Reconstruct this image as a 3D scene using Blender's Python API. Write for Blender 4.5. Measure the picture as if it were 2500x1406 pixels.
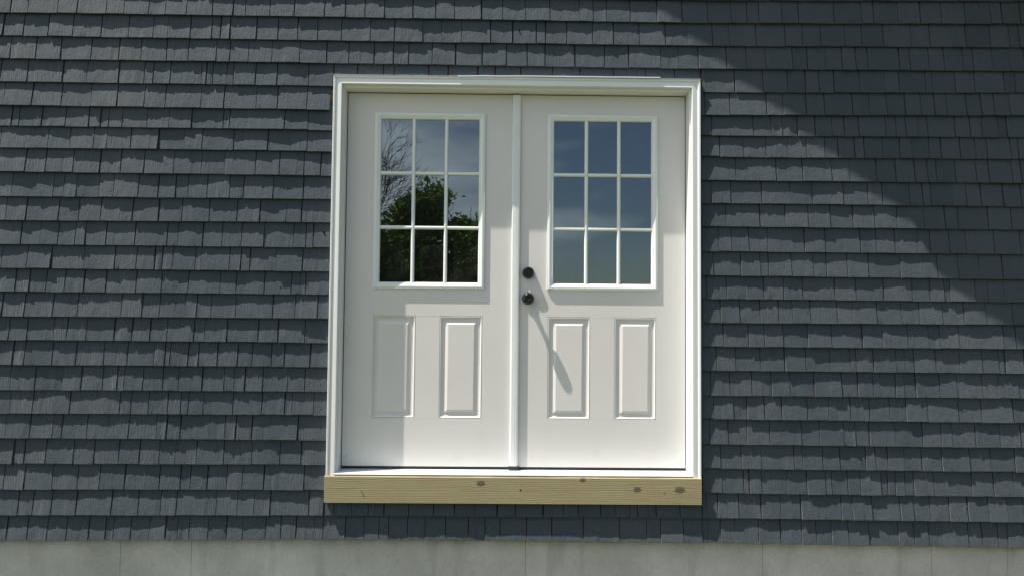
import bpy, bmesh, math, random
from mathutils import Vector, noise, Quaternion
sc = bpy.context.scene
for o in list(bpy.data.objects): bpy.data.objects.remove(o)

# ------------------------------------------------------------ camera
cam = bpy.data.cameras.new("camera"); co = bpy.data.objects.new("camera", cam)
sc.collection.objects.link(co); sc.camera = co
cam.sensor_width = 36.0; cam.lens = 1806.0 / 2500.0 * 36.0; cam.clip_start = .05; cam.clip_end = 3000
CAM = Vector((-0.0635, -3.9387, 1.6333))
p_, y_, r_ = 0.0442, -0.0112, 0.0091
from mathutils import Matrix
Mx = Matrix.Rotation(y_, 3, 'Z') @ Matrix.Rotation(p_, 3, 'X')
ri, fw, up = Mx @ Vector((1,0,0)), Mx @ Vector((0,1,0)), Mx @ Vector((0,0,1))
r2 = ri*math.cos(r_) + up*math.sin(r_); u2 = -ri*math.sin(r_) + up*math.cos(r_)
R3 = Matrix((r2, u2, -fw)).transposed()
co.matrix_world = Matrix.Translation(CAM) @ R3.to_4x4()

# ------------------------------------------------------------ light
SUN = Vector((-3.2, -1.0, 7.0)).normalized()
SUN_STRENGTH, SKY_STRENGTH, EXPOSURE = 5.0, 0.060, 0.92
sl = bpy.data.lights.new("sun", 'SUN'); sl.energy = SUN_STRENGTH; sl.angle = math.radians(.32); sl.color = (1, .925, .83)
so = bpy.data.objects.new("sun", sl); sc.collection.objects.link(so)
so.rotation_mode = 'QUATERNION'; so.rotation_quaternion = (-SUN).to_track_quat('-Z', 'Y'); so.location = (-6, -4, 14)
w = bpy.data.worlds.new("World"); sc.world = w; w.use_nodes = True
wt = w.node_tree; wt.nodes.clear()
def wn(t): return wt.nodes.new(t)
out = wn('ShaderNodeOutputWorld'); bg = wn('ShaderNodeBackground'); sky = wn('ShaderNodeTexSky')
sky.sky_type = 'NISHITA'; sky.sun_disc = False; sky.sun_elevation = math.asin(SUN.z); sky.sun_rotation = math.atan2(SUN.x, SUN.y)
sky.air_density = 1.0; sky.dust_density = 0.6; sky.ozone_density = 1.2
bg.inputs['Strength'].default_value = SKY_STRENGTH
tc = wn('ShaderNodeTexCoord'); mp = wn('ShaderNodeMapping'); mp.inputs['Scale'].default_value = (1.6, 1.6, 5.5); mp.inputs['Location'].default_value = (.3, 1.7, .4)
cn = wn('ShaderNodeTexNoise'); cn.inputs['Scale'].default_value = 2.3; cn.inputs['Detail'].default_value = 6; cn.inputs['Roughness'].default_value = .52
cr = wn('ShaderNodeValToRGB'); cr.color_ramp.elements[0].position = .38; cr.color_ramp.elements[1].position = .66
cm = wn('ShaderNodeMix'); cm.data_type = 'RGBA'
sc_ = wn('ShaderNodeMath'); sc_.operation = 'MULTIPLY'; sc_.inputs[1].default_value = .80
wt.links.new(tc.outputs['Generated'], mp.inputs['Vector']); wt.links.new(mp.outputs['Vector'], cn.inputs['Vector'])
sx = wn('ShaderNodeSeparateXYZ'); wt.links.new(tc.outputs['Generated'], sx.inputs[0])
bk_ = wn('ShaderNodeMath'); bk_.operation = 'MULTIPLY_ADD'; wt.links.new(sx.outputs[0], bk_.inputs[0]); bk_.inputs[1].default_value = -1.2; wt.links.new(cn.outputs['Fac'], bk_.inputs[2]); bk_.use_clamp = True
wt.links.new(bk_.outputs[0], cr.inputs['Fac']); wt.links.new(cr.outputs['Color'], sc_.inputs[0]); wt.links.new(sc_.outputs[0], cm.inputs['Factor'])
wt.links.new(sky.outputs['Color'], cm.inputs['A']); cm.inputs['B'].default_value = (11.0, 11.6, 12.4, 1)
wt.links.new(cm.outputs['Result'], bg.inputs['Color']); wt.links.new(bg.outputs[0], out.inputs[0])
vs = sc.view_settings; vs.view_transform = 'Standard'; vs.look = 'None'; vs.gamma = 1; vs.exposure = EXPOSURE; vs.use_curve_mapping = False
sc.render.engine = 'CYCLES'
sc.cycles.max_bounces = 8

# ------------------------------------------------------------ helpers
C = sc.collection
class MB:
    def __init__(s): s.v = []; s.f = []
    def add(s, vs, fs):
        n = len(s.v); s.v += [tuple(a) for a in vs]; s.f += [tuple(i+n for i in f) for f in fs]
    def box(s, a, b):
        x0,y0,z0 = a; x1,y1,z1 = b
        s.add([(x0,y0,z0),(x1,y0,z0),(x1,y1,z0),(x0,y1,z0),(x0,y0,z1),(x1,y0,z1),(x1,y1,z1),(x0,y1,z1)],
              [(0,3,2,1),(4,5,6,7),(0,1,5,4),(1,2,6,5),(2,3,7,6),(3,0,4,7)])
    def grid(s, rows, close=False):
        n = len(rows[0]); m = len(rows); vs = [p for r in rows for p in r]; fs = []
        for j in range(m-1):
            for i in range(n - (0 if close else 1)):
                k = (i+1) % n
                fs.append((j*n+i, j*n+k, (j+1)*n+k, (j+1)*n+i))
        s.add(vs, fs)
    def loops(s, x0, z0, x1, z1, prof, cap=False, flip=False):
        """rectangular rings; prof = [(inset, y)] going inwards"""
        rings = [[(x0+t,y,z0+t),(x1-t,y,z0+t),(x1-t,y,z1-t),(x0+t,y,z1-t)] for t, y in prof]
        s.grid(rings, close=True)
        if cap:
            n = len(s.v); s.f.append((n-4, n-3, n-2, n-1))
    def lathe(s, cx, cz, prof, n=40):
        """axis along -Y; prof=[(r,y)]"""
        rings = [[(cx+r*math.cos(2*math.pi*i/n), y, cz+r*math.sin(2*math.pi*i/n)) for i in range(n)] for r, y in prof]
        s.grid(rings, close=True)
    def tube(s, pts, rad, n=6):
        rings = []
        for i, p in enumerate(pts):
            p = Vector(p); d = (Vector(pts[min(i+1, len(pts)-1)]) - Vector(pts[max(i-1, 0)])).normalized()
            a = d.orthogonal().normalized(); b = d.cross(a)
            rings.append([p + (a*math.cos(2*math.pi*k/n) + b*math.sin(2*math.pi*k/n))*rad[i] for k in range(n)])
        s.grid(rings, close=True)
    def build(s, name, mat, parent=None, smooth=False, bevel=0, auto=None):
        me = bpy.data.meshes.new(name); me.from_pydata(s.v, [], s.f); me.update()
        bm = bmesh.new(); bm.from_mesh(me); 
        if bevel or auto or smooth == 'fix': bmesh.ops.remove_doubles(bm, verts=bm.verts, dist=1e-6)
        bmesh.ops.recalc_face_normals(bm, faces=bm.faces) if s.__dict__.get('recalc', True) else None
        bm.to_mesh(me); bm.free()
        me.materials.append(mat)
        if smooth: me.shade_smooth()
        if auto: 
            me.shade_smooth(); me.set_sharp_from_angle(angle=math.radians(auto))
        o = bpy.data.objects.new(name, me); C.objects.link(o)
        if parent: o.parent = parent
        if bevel:
            m = o.modifiers.new('bevel', 'BEVEL'); m.width = bevel; m.segments = 2; m.limit_method = 'ANGLE'
        return o
def empty(name, loc=(0,0,0)):
    o = bpy.data.objects.new(name, None); C.objects.link(o); o.location = loc; o.empty_display_size = .2; return o
def tag(o, label=None, cat=None, group=None, kind=None):
    if label: o['label'] = label
    if cat: o['category'] = cat
    if group: o['group'] = group
    if kind: o['kind'] = kind

class NT:
    """tiny node-tree helper"""
    def __init__(s, name):
        s.m = bpy.data.materials.new(name); s.m.use_nodes = True; s.t = s.m.node_tree
        s.b = s.t.nodes['Principled BSDF']; s.o = s.t.nodes['Material Output']
    def n(s, t, **k):
        x = s.t.nodes.new(t)
        for a, v in k.items():
            if a.startswith('i_'):
                key = a[2:]; key = int(key) if key.isdigit() else key.replace('_', ' ')
                s.set(x.inputs[key], v)
            else: setattr(x, a, v)
        return x
    def set(s, inp, v):
        if hasattr(v, 'is_output') or isinstance(v, bpy.types.NodeSocket): s.t.links.new(v, inp)
        else: inp.default_value = v
    def math(s, op, a, b=0.0, c=None):
        x = s.t.nodes.new('ShaderNodeMath'); x.operation = op; s.set(x.inputs[0], a); s.set(x.inputs[1], b)
        if c is not None: s.set(x.inputs[2], c)
        return x.outputs[0]
    def coord(s, scale=(1,1,1), loc=(0,0,0), what='Object'):
        t = s.n('ShaderNodeTexCoord'); m = s.n('ShaderNodeMapping'); m.inputs['Scale'].default_value = scale; m.inputs['Location'].default_value = loc
        s.t.links.new(t.outputs[what], m.inputs[0]); return m.outputs[0]
    def noise(s, vec, scale, detail=3, rough=.5, dist=0):
        x = s.n('ShaderNodeTexNoise'); s.set(x.inputs['Vector'], vec); x.inputs['Scale'].default_value = scale
        x.inputs['Detail'].default_value = detail; x.inputs['Roughness'].default_value = rough; x.inputs['Distortion'].default_value = dist
        return x.outputs['Fac']
    def ramp(s, fac, stops):
        x = s.n('ShaderNodeValToRGB'); s.set(x.inputs[0], fac); e = x.color_ramp.elements
        while len(e) < len(stops): e.new(.5)
        for el, (p, c) in zip(e, stops): el.position = p; el.color = (c[0], c[1], c[2], 1) if not isinstance(c, (int, float)) else (c, c, c, 1)
        return x.outputs[0]
    def mix(s, fac, a, b, mode='MIX'):
        x = s.n('ShaderNodeMix', data_type='RGBA', blend_type=mode); s.set(x.inputs['Factor'], fac)
        for k, v in (('A', a), ('B', b)):
            s.set(x.inputs[k], (v[0], v[1], v[2], 1) if isinstance(v, (tuple, list)) else v)
        return x.outputs['Result']
    def bump(s, h, dist=.001, strength=1, nrm=None):
        x = s.n('ShaderNodeBump'); s.set(x.inputs['Height'], h); x.inputs['Distance'].default_value = dist; x.inputs['Strength'].default_value = strength
        if nrm is not None: s.set(x.inputs['Normal'], nrm)
        return x.outputs[0]
    def fin(s, col=None, rough=.5, nrm=None, spec=.5, metal=0):
        if col is not None: s.set(s.b.inputs['Base Color'], (col[0], col[1], col[2], 1) if isinstance(col, (tuple, list)) else col)
        s.set(s.b.inputs['Roughness'], rough); s.b.inputs['Metallic'].default_value = metal
        s.b.inputs['Specular IOR Level'].default_value = spec
        if nrm is not None: s.set(s.b.inputs['Normal'], nrm)
        return s.m

# ------------------------------------------------------------ materials
def mat_shingle():
    t = NT('stained_shingle')
    geo = t.n('ShaderNodeNewGeometry'); rnd = geo.outputs['Random Per Island']
    tc = t.n('ShaderNodeTexCoord')
    sh = t.n('ShaderNodeCombineXYZ', i_X=t.math('MULTIPLY', rnd, 37.0), i_Y=t.math('MULTIPLY', rnd, 11.0), i_Z=t.math('MULTIPLY', rnd, 53.0))
    ad = t.n('ShaderNodeVectorMath', operation='ADD'); t.set(ad.inputs[0], tc.outputs['Object']); t.set(ad.inputs[1], sh.outputs[0])
    # slight lean of the grain per shingle
    lean = t.math('MULTIPLY', t.math('SUBTRACT', rnd, .5), .5)
    sp = t.n('ShaderNodeSeparateXYZ'); t.set(sp.inputs[0], ad.outputs[0])
    gx = t.math('ADD', sp.outputs[0], t.math('MULTIPLY', sp.outputs[2], lean))
    wob = t.noise(ad.outputs[0], 9, 2)
    gx = t.math('ADD', gx, t.math('MULTIPLY', wob, .035))
    gv = t.n('ShaderNodeCombineXYZ', i_X=t.math('MULTIPLY', gx, 1.0), i_Y=0.0, i_Z=t.math('MULTIPLY', sp.outputs[2], .10))
    grain = t.noise(gv.outputs[0], 170, 3, .6)
    peb = t.noise(ad.outputs[0], 210, 3, .55)
    big = t.noise(ad.outputs[0], 22, 3, .55)
    knot = t.n('ShaderNodeTexVoronoi', feature='F1'); t.set(knot.inputs['Vector'], ad.outputs[0]); knot.inputs['Scale'].default_value = 4.0
    kd = t.n('ShaderNodeVectorMath', operation='ADD'); t.set(kd.inputs[0], ad.outputs[0]); kc = t.n('ShaderNodeTexNoise'); t.set(kc.inputs['Vector'], ad.outputs[0]); kc.inputs['Scale'].default_value = 30
    ks = t.n('ShaderNodeVectorMath', operation='SCALE'); t.set(ks.inputs[0], kc.outputs['Color']); ks.inputs['Scale'].default_value = .03
    t.set(kd.inputs[1], ks.outputs[0]); t.set(knot.inputs['Vector'], kd.outputs[0])
    ksel = t.n('ShaderNodeSeparateColor'); t.set(ksel.inputs[0], knot.outputs['Color'])
    kn = t.math('MULTIPLY', t.ramp(knot.outputs['Distance'], [(0.0, 1), (.05, .8), (.10, 0)]), t.ramp(ksel.outputs[0], [(.52, 0), (.58, 1)]))
    gw = t.math('MULTIPLY', grain, t.math('ADD', .25, t.math('MULTIPLY', rnd, 1.1)))
    h = t.math('ADD', t.math('MULTIPLY', gw, 1.6), t.math('MULTIPLY', peb, .9))
    h = t.math('ADD', h, t.math('MULTIPLY', big, .8))
    rings = t.n('ShaderNodeTexWave', wave_type='RINGS'); rings.inputs['Scale'].default_value = 60; rings.inputs['Distortion'].default_value = 5
    t.set(rings.inputs['Vector'], knot.outputs['Position'])
    h = t.math('ADD', h, t.math('MULTIPLY', kn, t.math('MULTIPLY', t.math('SUBTRACT', t.noise(ad.outputs[0], 130, 2), .5), 10.0)))
    n = t.bump(h, .0038, .9)
    base = t.mix(rnd, (.031, .049, .065), (.046, .065, .082))
    base = t.mix(t.math('MULTIPLY', t.noise(ad.outputs[0], 30, 4, .6), .35), base, (.088, .096, .10))
    streak = t.noise(t.coord((1.0, 1.0, .22)), 2.6, 4, .6)
    base = t.mix(t.math('MULTIPLY', t.ramp(streak, [(.48, 0), (.70, 1)]), .30), base, (.085, .094, .10))
    base = t.mix(t.math('MULTIPLY', t.ramp(streak, [(.28, 1), (.44, 0)]), .25), base, (.020, .030, .038))
    weather = t.ramp(t.noise(ad.outputs[0], 260, 2, .6), [(.62, 0), (.8, 1)])
    base = t.mix(t.math('MULTIPLY', weather, .45), base, (.12, .125, .128))
    t.b.inputs['Sheen Weight'].default_value = .22; t.b.inputs['Sheen Roughness'].default_value = .45; t.b.inputs['Sheen Tint'].default_value = (1, .97, .93, 1)
    return t.fin(base, .7, n, .15)
def mat_paint(name, col, rough=.42, bump=.00012, dirt=.06, dscale=3.0):
    t = NT(name); v = t.coord()
    d = t.noise(v, dscale, 5, .6); d2 = t.noise(v, 60, 3, .6)
    c = t.mix(t.math('MULTIPLY', t.ramp(d, [(.42, 0), (.8, 1)]), dirt*3), col, (col[0]*.72, col[1]*.70, col[2]*.64))
    c = t.mix(t.math('MULTIPLY', t.ramp(d2, [(.62, 0), (.75, 1)]), dirt), c, (.35, .33, .28))
    if name == 'primed_door_skin':
        tcx = t.n('ShaderNodeTexCoord'); wob = t.noise(tcx.outputs['Object'], 90, 3)
        for sx_, sz_, sr_, sa_ in ((-.897, .905, .013, .55), (-.912, .903, .008, .5), (.105, 1.700, .030, .12), (.13, 1.84, .025, .10), (.44, .93, .05, .10), (-.30, .90, .06, .10), (-.22, 1.58, .018, .14), (.33, 1.72, .02, .12)):
            dd = t.n('ShaderNodeVectorMath', operation='DISTANCE'); t.set(dd.inputs[0], tcx.outputs['Object']); dd.inputs[1].default_value = (sx_, .065, sz_)
            f_ = t.ramp(t.math('ADD', t.math('DIVIDE', dd.outputs['Value'], sr_), t.math('MULTIPLY', wob, .6)), [(.35, 1), (1.0, 0)])
            c = t.mix(t.math('MULTIPLY', f_, sa_), c, (.30, .31, .33))
        spz = t.n('ShaderNodeSeparateXYZ'); t.set(spz.inputs[0], tcx.outputs['Object'])
        low = t.ramp(t.math('ADD', spz.outputs[2], t.math('MULTIPLY', t.noise(v, 5, 4, .6), .16)), [(.92, 1), (.985, 0)])
        c = t.mix(t.math('MULTIPLY', low, .14), c, (.42, .38, .31))
    n = t.bump(t.math('ADD', t.noise(v, 320, 3, .6), t.math('MULTIPLY', t.noise(v, 14, 2), 1.5)), bump, .8)
    return t.fin(c, rough, n, .45)
def mat_concrete():
    t = NT('foundation_concrete'); v = t.coord()
    vs_ = t.coord((1, 1, .18))
    a = t.noise(v, 2.2, 6, .62); b = t.noise(vs_, 5.5, 4, .6); f = t.noise(v, 55, 5, .7)
    c = t.ramp(a, [(.30, (.42, .42, .385)), (.52, (.54, .535, .50)), (.70, (.65, .645, .61))])
    c = t.mix(t.math('MULTIPLY', t.ramp(b, [(.55, 0), (.75, 1)]), .5), c, (.56, .56, .535))
    c = t.mix(t.math('MULTIPLY', t.ramp(t.noise(vs_, 9, 3), [(.60, 0), (.78, 1)]), .35), c, (.17, .16, .13))
    fib = t.noise(t.coord((1, 1, .35)), 48, 2, .5)
    c = t.mix(t.math('MULTIPLY', t.ramp(fib, [(.72, 0), (.78, 1)]), .55), c, (.72, .72, .70))
    c = t.mix(t.math('MULTIPLY', t.ramp(f, [(.34, 1), (.42, 0)]), .22), c, (.20, .195, .17))
    c = t.mix(t.math('MULTIPLY', t.ramp(t.noise(v, 120, 3, .7), [(.3, 1), (.7, 0)]), .22), c, (.22, .215, .18))
    sp = t.n('ShaderNodeSeparateXYZ'); t.set(sp.inputs[0], v)
    # damp brown weather stain running down from the siding
    edge = t.math('ADD', sp.outputs[2], t.math('MULTIPLY', t.noise(t.coord((3, 1, .5)), 3, 4), .13))
    c = t.mix(t.math('MULTIPLY', t.ramp(edge, [(.50, 0), (.60, 1)]), .5), c, (.16, .145, .095))
    n = t.bump(t.math('ADD', t.math('MULTIPLY', f, 1.0), t.math('MULTIPLY', t.noise(v, 12, 3), 2.0)), .0045, .9)
    return t.fin(c, .88, n, .25)
def mat_board():
    t = NT('treated_pine'); tc = t.n('ShaderNodeTexCoord'); sp = t.n('ShaderNodeSeparateXYZ'); t.set(sp.inputs[0], tc.outputs['Object'])
    X, Z = sp.outputs[0], sp.outputs[2]
    zz = Z; kmask = None; halo = None
    for kx, kz, rx, rz in ((-.172, .790, .022, .015), (.357, .810, .016, .011), (.641, .7625, .020, .014), (.863, .762, .027, .017), (.034, .756, .005, .005)):
        dx = t.math('DIVIDE', t.math('SUBTRACT', X, kx), rx); dz = t.math('DIVIDE', t.math('SUBTRACT', Z, kz), rz)
        r2_ = t.math('ADD', t.math('MULTIPLY', dx, dx), t.math('MULTIPLY', dz, dz))
        r2x = t.math('ADD', t.math('MULTIPLY', t.math('MULTIPLY', dx, dx), .16), t.math('MULTIPLY', t.math('MULTIPLY', dz, dz), .35))
        g = t.math('POWER', 2.718, t.math('MULTIPLY', r2x, -1.0))
        zz = t.math('SUBTRACT', zz, t.math('MULTIPLY', t.math('MULTIPLY', dz, g), rz*.75))
        k = t.ramp(r2_, [(.8, 1), (1.0, 0)]); kmask = k if kmask is None else t.math('MAXIMUM', kmask, k)
        hl = t.ramp(t.math('MULTIPLY', r2_, .4), [(.3, 1), (.9, 0)]); halo = hl if halo is None else t.math('MAXIMUM', halo, hl)
    cv = t.n('ShaderNodeCombineXYZ', i_X=t.math('MULTIPLY', X, .05), i_Y=t.math('MULTIPLY', sp.outputs[1], .6), i_Z=zz)
    g1 = t.noise(cv.outputs[0], 75, 4, .6, .35); g2 = t.noise(cv.outputs[0], 420, 2, .6)
    cv2 = t.n('ShaderNodeCombineXYZ', i_X=t.math('MULTIPLY', X, .5), i_Y=0.0, i_Z=zz)
    g3 = t.noise(cv2.outputs[0], 9, 3, .5)
    wv = t.n('ShaderNodeTexWave', wave_type='BANDS', bands_direction='Z'); t.set(wv.inputs['Vector'], cv.outputs[0]); wv.inputs['Scale'].default_value = 34; wv.inputs['Distortion'].default_value = 5; wv.inputs['Detail'].default_value = 2; wv.inputs['Detail Scale'].default_value = 1.2
    gg = t.math('ADD', t.math('MULTIPLY', g1, .55), t.math('MULTIPLY', wv.outputs['Fac'], .45))
    c = t.ramp(gg, [(.28, (.215, .175, .095)), (.43, (.315, .27, .155)), (.58, (.385, .335, .20)), (.76, (.29, .25, .145))])
    c = t.mix(t.math('MULTIPLY', t.ramp(g3, [(.4, 0), (.65, 1)]), .35), c, (.30, .32, .17))
    c = t.mix(t.math('MULTIPLY', t.ramp(g2, [(.56, 0), (.7, 1)]), .25), c, (.23, .165, .09))
    c = t.mix(t.math('MULTIPLY', halo, .45), c, (.20, .155, .095))
    c = t.mix(t.math('MULTIPLY', kmask, .8), c, t.ramp(t.noise(tc.outputs['Object'], 200, 3), [(.3, (.045, .036, .024)), (.7, (.13, .105, .07))]))
    n = t.bump(t.math('ADD', gg, t.math('MULTIPLY', g2, .5)), .0009, .6)
    return t.fin(c, .6, n, .3)
def mat_glass():
    t = NT('coated_window_glass'); t.t.nodes.remove(t.b)
    v = t.coord((1, 1, 1))
    h = t.math('ADD', t.math('MULTIPLY', t.noise(v, 3.2, 1, .4), 1.0), t.math('MULTIPLY', t.noise(v, 9, 1, .4), .02))
    n = t.bump(h, .0011, 1)
    g = t.n('ShaderNodeBsdfGlossy'); g.inputs['Roughness'].default_value = .004; g.inputs['Color'].default_value = (.86, .95, 1, 1); t.set(g.inputs['Normal'], n)
    tr = t.n('ShaderNodeBsdfTransparent'); tr.inputs['Color'].default_value = (.55, .60, .57, 1)
    fr = t.n('ShaderNodeFresnel'); fr.inputs['IOR'].default_value = 2.3; t.set(fr.inputs['Normal'], n)
    df = t.n('ShaderNodeBsdfDiffuse'); df.inputs['Color'].default_value = (.45, .45, .43, 1)
    m = t.n('ShaderNodeMixShader'); t.set(m.inputs[0], fr.outputs[0]); t.t.links.new(tr.outputs[0], m.inputs[1]); t.t.links.new(g.outputs[0], m.inputs[2])
    dust = t.math('ADD', .012, t.math('MULTIPLY', t.ramp(t.noise(t.coord((1, 1, .6)), 6, 4, .7), [(.5, 0), (.85, 1)]), .05))
    m2 = t.n('ShaderNodeMixShader'); t.set(m2.inputs[0], dust); t.t.links.new(m.outputs[0], m2.inputs[1]); t.t.links.new(df.outputs[0], m2.inputs[2])
    t.t.links.new(m2.outputs[0], t.o.inputs[0]); return t.m
def mat_simple(name, col, rough=.6, metal=0, spec=.5, nscale=20, var=.25, bump=.0005):
    t = NT(name); v = t.coord(); f = t.noise(v, nscale, 4, .6)
    c = t.mix(f, tuple(a*(1-var) for a in col), tuple(min(1, a*(1+var)) for a in col))
    return t.fin(c, rough, t.bump(f, bump, .5), spec, metal)
def mat_leaf(name, a, b):
    t = NT(name); geo = t.n('ShaderNodeNewGeometry'); rnd = geo.outputs['Random Per Island']
    c = t.mix(rnd, a, b); t.fin(c, .55, None, .3)
    tl = t.n('ShaderNodeBsdfTranslucent'); t.set(tl.inputs['Color'], c)
    m = t.n('ShaderNodeMixShader'); m.inputs[0].default_value = .3
    t.t.links.new(t.b.outputs[0], m.inputs[1]); t.t.links.new(tl.outputs[0], m.inputs[2]); t.t.links.new(m.outputs[0], t.o.inputs[0]); return t.m

M_SH = mat_shingle()
M_DOOR = mat_paint('primed_door_skin', (.65, .64, .62), .5, .00022, .05, 2.5)
M_TRIM = mat_paint('white_trim_paint', (.72, .745, .74), .32, .00012, .05, 4)
M_FRAME = mat_paint('white_plastic_frame', (.72, .76, .74), .30, .00006, .03, 4)
M_ALU = mat_simple('pale_aluminium', (.74, .77, .78), .34, .25, .5, 30, .06, .0002)
M_CONC = mat_concrete(); M_BOARD = mat_board(); M_GLASS = mat_glass()
M_BLACK = mat_simple('black_hardware', (.006, .0065, .0065), .22, 0, .42, 30, .2, .0001)
M_RUB = mat_simple('black_rubber_seal', (.018, .018, .018), .55, 0, .4, 60, .3, .0004)
M_BRASS = mat_simple('plated_screw', (.55, .43, .28), .35, .9, .5, 200, .2, .0002)
M_SHEATH = mat_simple('raw_cedar', (.20, .105, .055), .8, 0, .2, 12, .35, .001)
M_ROOF = mat_simple('roof_shingle', (.05, .052, .056), .9, 0, .2, 40, .4, .003)
M_PLY = mat_simple('interior_board', (.12, .105, .085), .85, 0, .2, 6, .3, .001)
M_HOLE = mat_simple('dark_hole', (.01, .009, .008), .9, 0, .1, 20, .2, .0001)

# ------------------------------------------------------------ ground
def ground():
    m = MB(); n = 44; rows = []
    def ax(i, lim=1200.0):
        t = (i/(n/2.0)) - 1; return math.copysign(abs(t)**3.2*lim, t) + t*8
    for j in range(n+1):
        rows.append([(ax(i), ax(j), 0.0) for i in range(n+1)])
    rows = [[(x, y, -.02 + (0 if abs(x) + abs(y) < 14 else .25*noise.noise(Vector((x*.05, y*.05, 0)))) - (0 if y > -12 else min(3.0, (-12-y)*.03))) for x, y, z in r] for r in rows]
    m.grid(rows)
    t = NT('summer_lawn'); v = t.coord()
    a = t.noise(v, .7, 6, .65); b = t.noise(v, 18, 4, .7)
    c = t.ramp(a, [(.3, (.040, .056, .022)), (.5, (.068, .076, .032)), (.68, (.12, .10, .06))])
    c = t.mix(t.math('MULTIPLY', b, .5), c, (.13, .12, .06))
    mt = t.fin(c, .9, t.bump(b, .03, .6), .15)
    o = m.build('ground', mt, None, smooth=True); tag(o, kind='structure')
ground()

# ------------------------------------------------------------ house
house = empty('shingled_house', (0, 0, 0))
tag(house, 'dark grey shingle sided house with a white double door above a bare concrete foundation', 'house')
XL, XR = -10.8, 3.6
OVER = .47
def rake_z(x):                       # underside line of the front rake
    t = OVER - .030
    return (3.2422 + 7*t) - .843*(x - (.8833 - 3.2*t))
XRIDGE = -3.6
def roof_z(x): return rake_z(x) if x > XRIDGE else rake_z(2*XRIDGE - x)
OPX, OPZ0, OPZ1 = .983, .826, 2.9335       # rough opening edge seen by the siding
ZSILL = .835

def wall():
    m = MB(); D0, D1 = .006, .15
    ZB = .50
    xs = [XL, -.96, .96, XR]
    def poly(pts):
        n = len(pts); m.add([(x, D0, z) for x, z in pts] + [(x, D1, z) for x, z in pts],
            [tuple(range(n)), tuple(range(2*n-1, n-1, -1))] + [(i, (i+1) % n, n+(i+1) % n, n+i) for i in range(n)])
    poly([(XL, ZB), (-.945, ZB), (-.945, roof_z(-.945)), (XRIDGE, roof_z(XRIDGE)), (XL, roof_z(XL))])
    poly([(.945, ZB), (XR, ZB), (XR, roof_z(XR)), (.945, roof_z(.945))])
    poly([(-.945, ZB), (.945, ZB), (.945, .80), (-.945, .80)])
    poly([(-.945, 2.90), (.945, 2.90), (.945, roof_z(.945)), (-.945, roof_z(-.945))])
    # side and back walls
    for x0, x1 in ((XL, XL+.15), (XR-.15, XR)):
        m.box((x0, D1+.002, ZB), (x1, 9.0, roof_z(XR)-.12))
    m.box((XL+.152, 8.85, ZB), (XR-.152, 9.0, roof_z(XR)-.12))
    o = m.build('wall', M_SHEATH, house)
    f = MB(); f.box((XL+.15, .16, .55), (XR-.15, 8.8, .80)); f.build('interior_floor', M_PLY, house)
    c = MB(); c.box((XL+.152, .17, 3.25), (XR-.152, 8.8, 3.35)); c.box((-5.0, 3.6, .80), (3.4, 3.7, 3.25)); c.build('interior_partition', M_PLY, house)
wall()

def foundation():
    m = MB(); seams = [XL, -9.6, -8.4, -7.2, -6.0, -4.9, -3.7, -2.06, -1.69, .0652, 1.3205, 2.2216, 2.6267, XR]
    rnd = random.Random(4)
    for a, b in zip(seams, seams[1:]):
        y = .021 + rnd.uniform(0, .0016)
        m.box((a+.0009, y, -.3), (b-.0009, .12, .62))
    m.box((XL+.01, .030, -.3), (XR-.01, .11, .615))
    for x0, x1 in ((XL+.02, XL+.14), (XR-.14, XR-.02)): m.box((x0, .125, -.3), (x1, 9, .62))
    m.build('foundation', M_CONC, house)
foundation()

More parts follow.
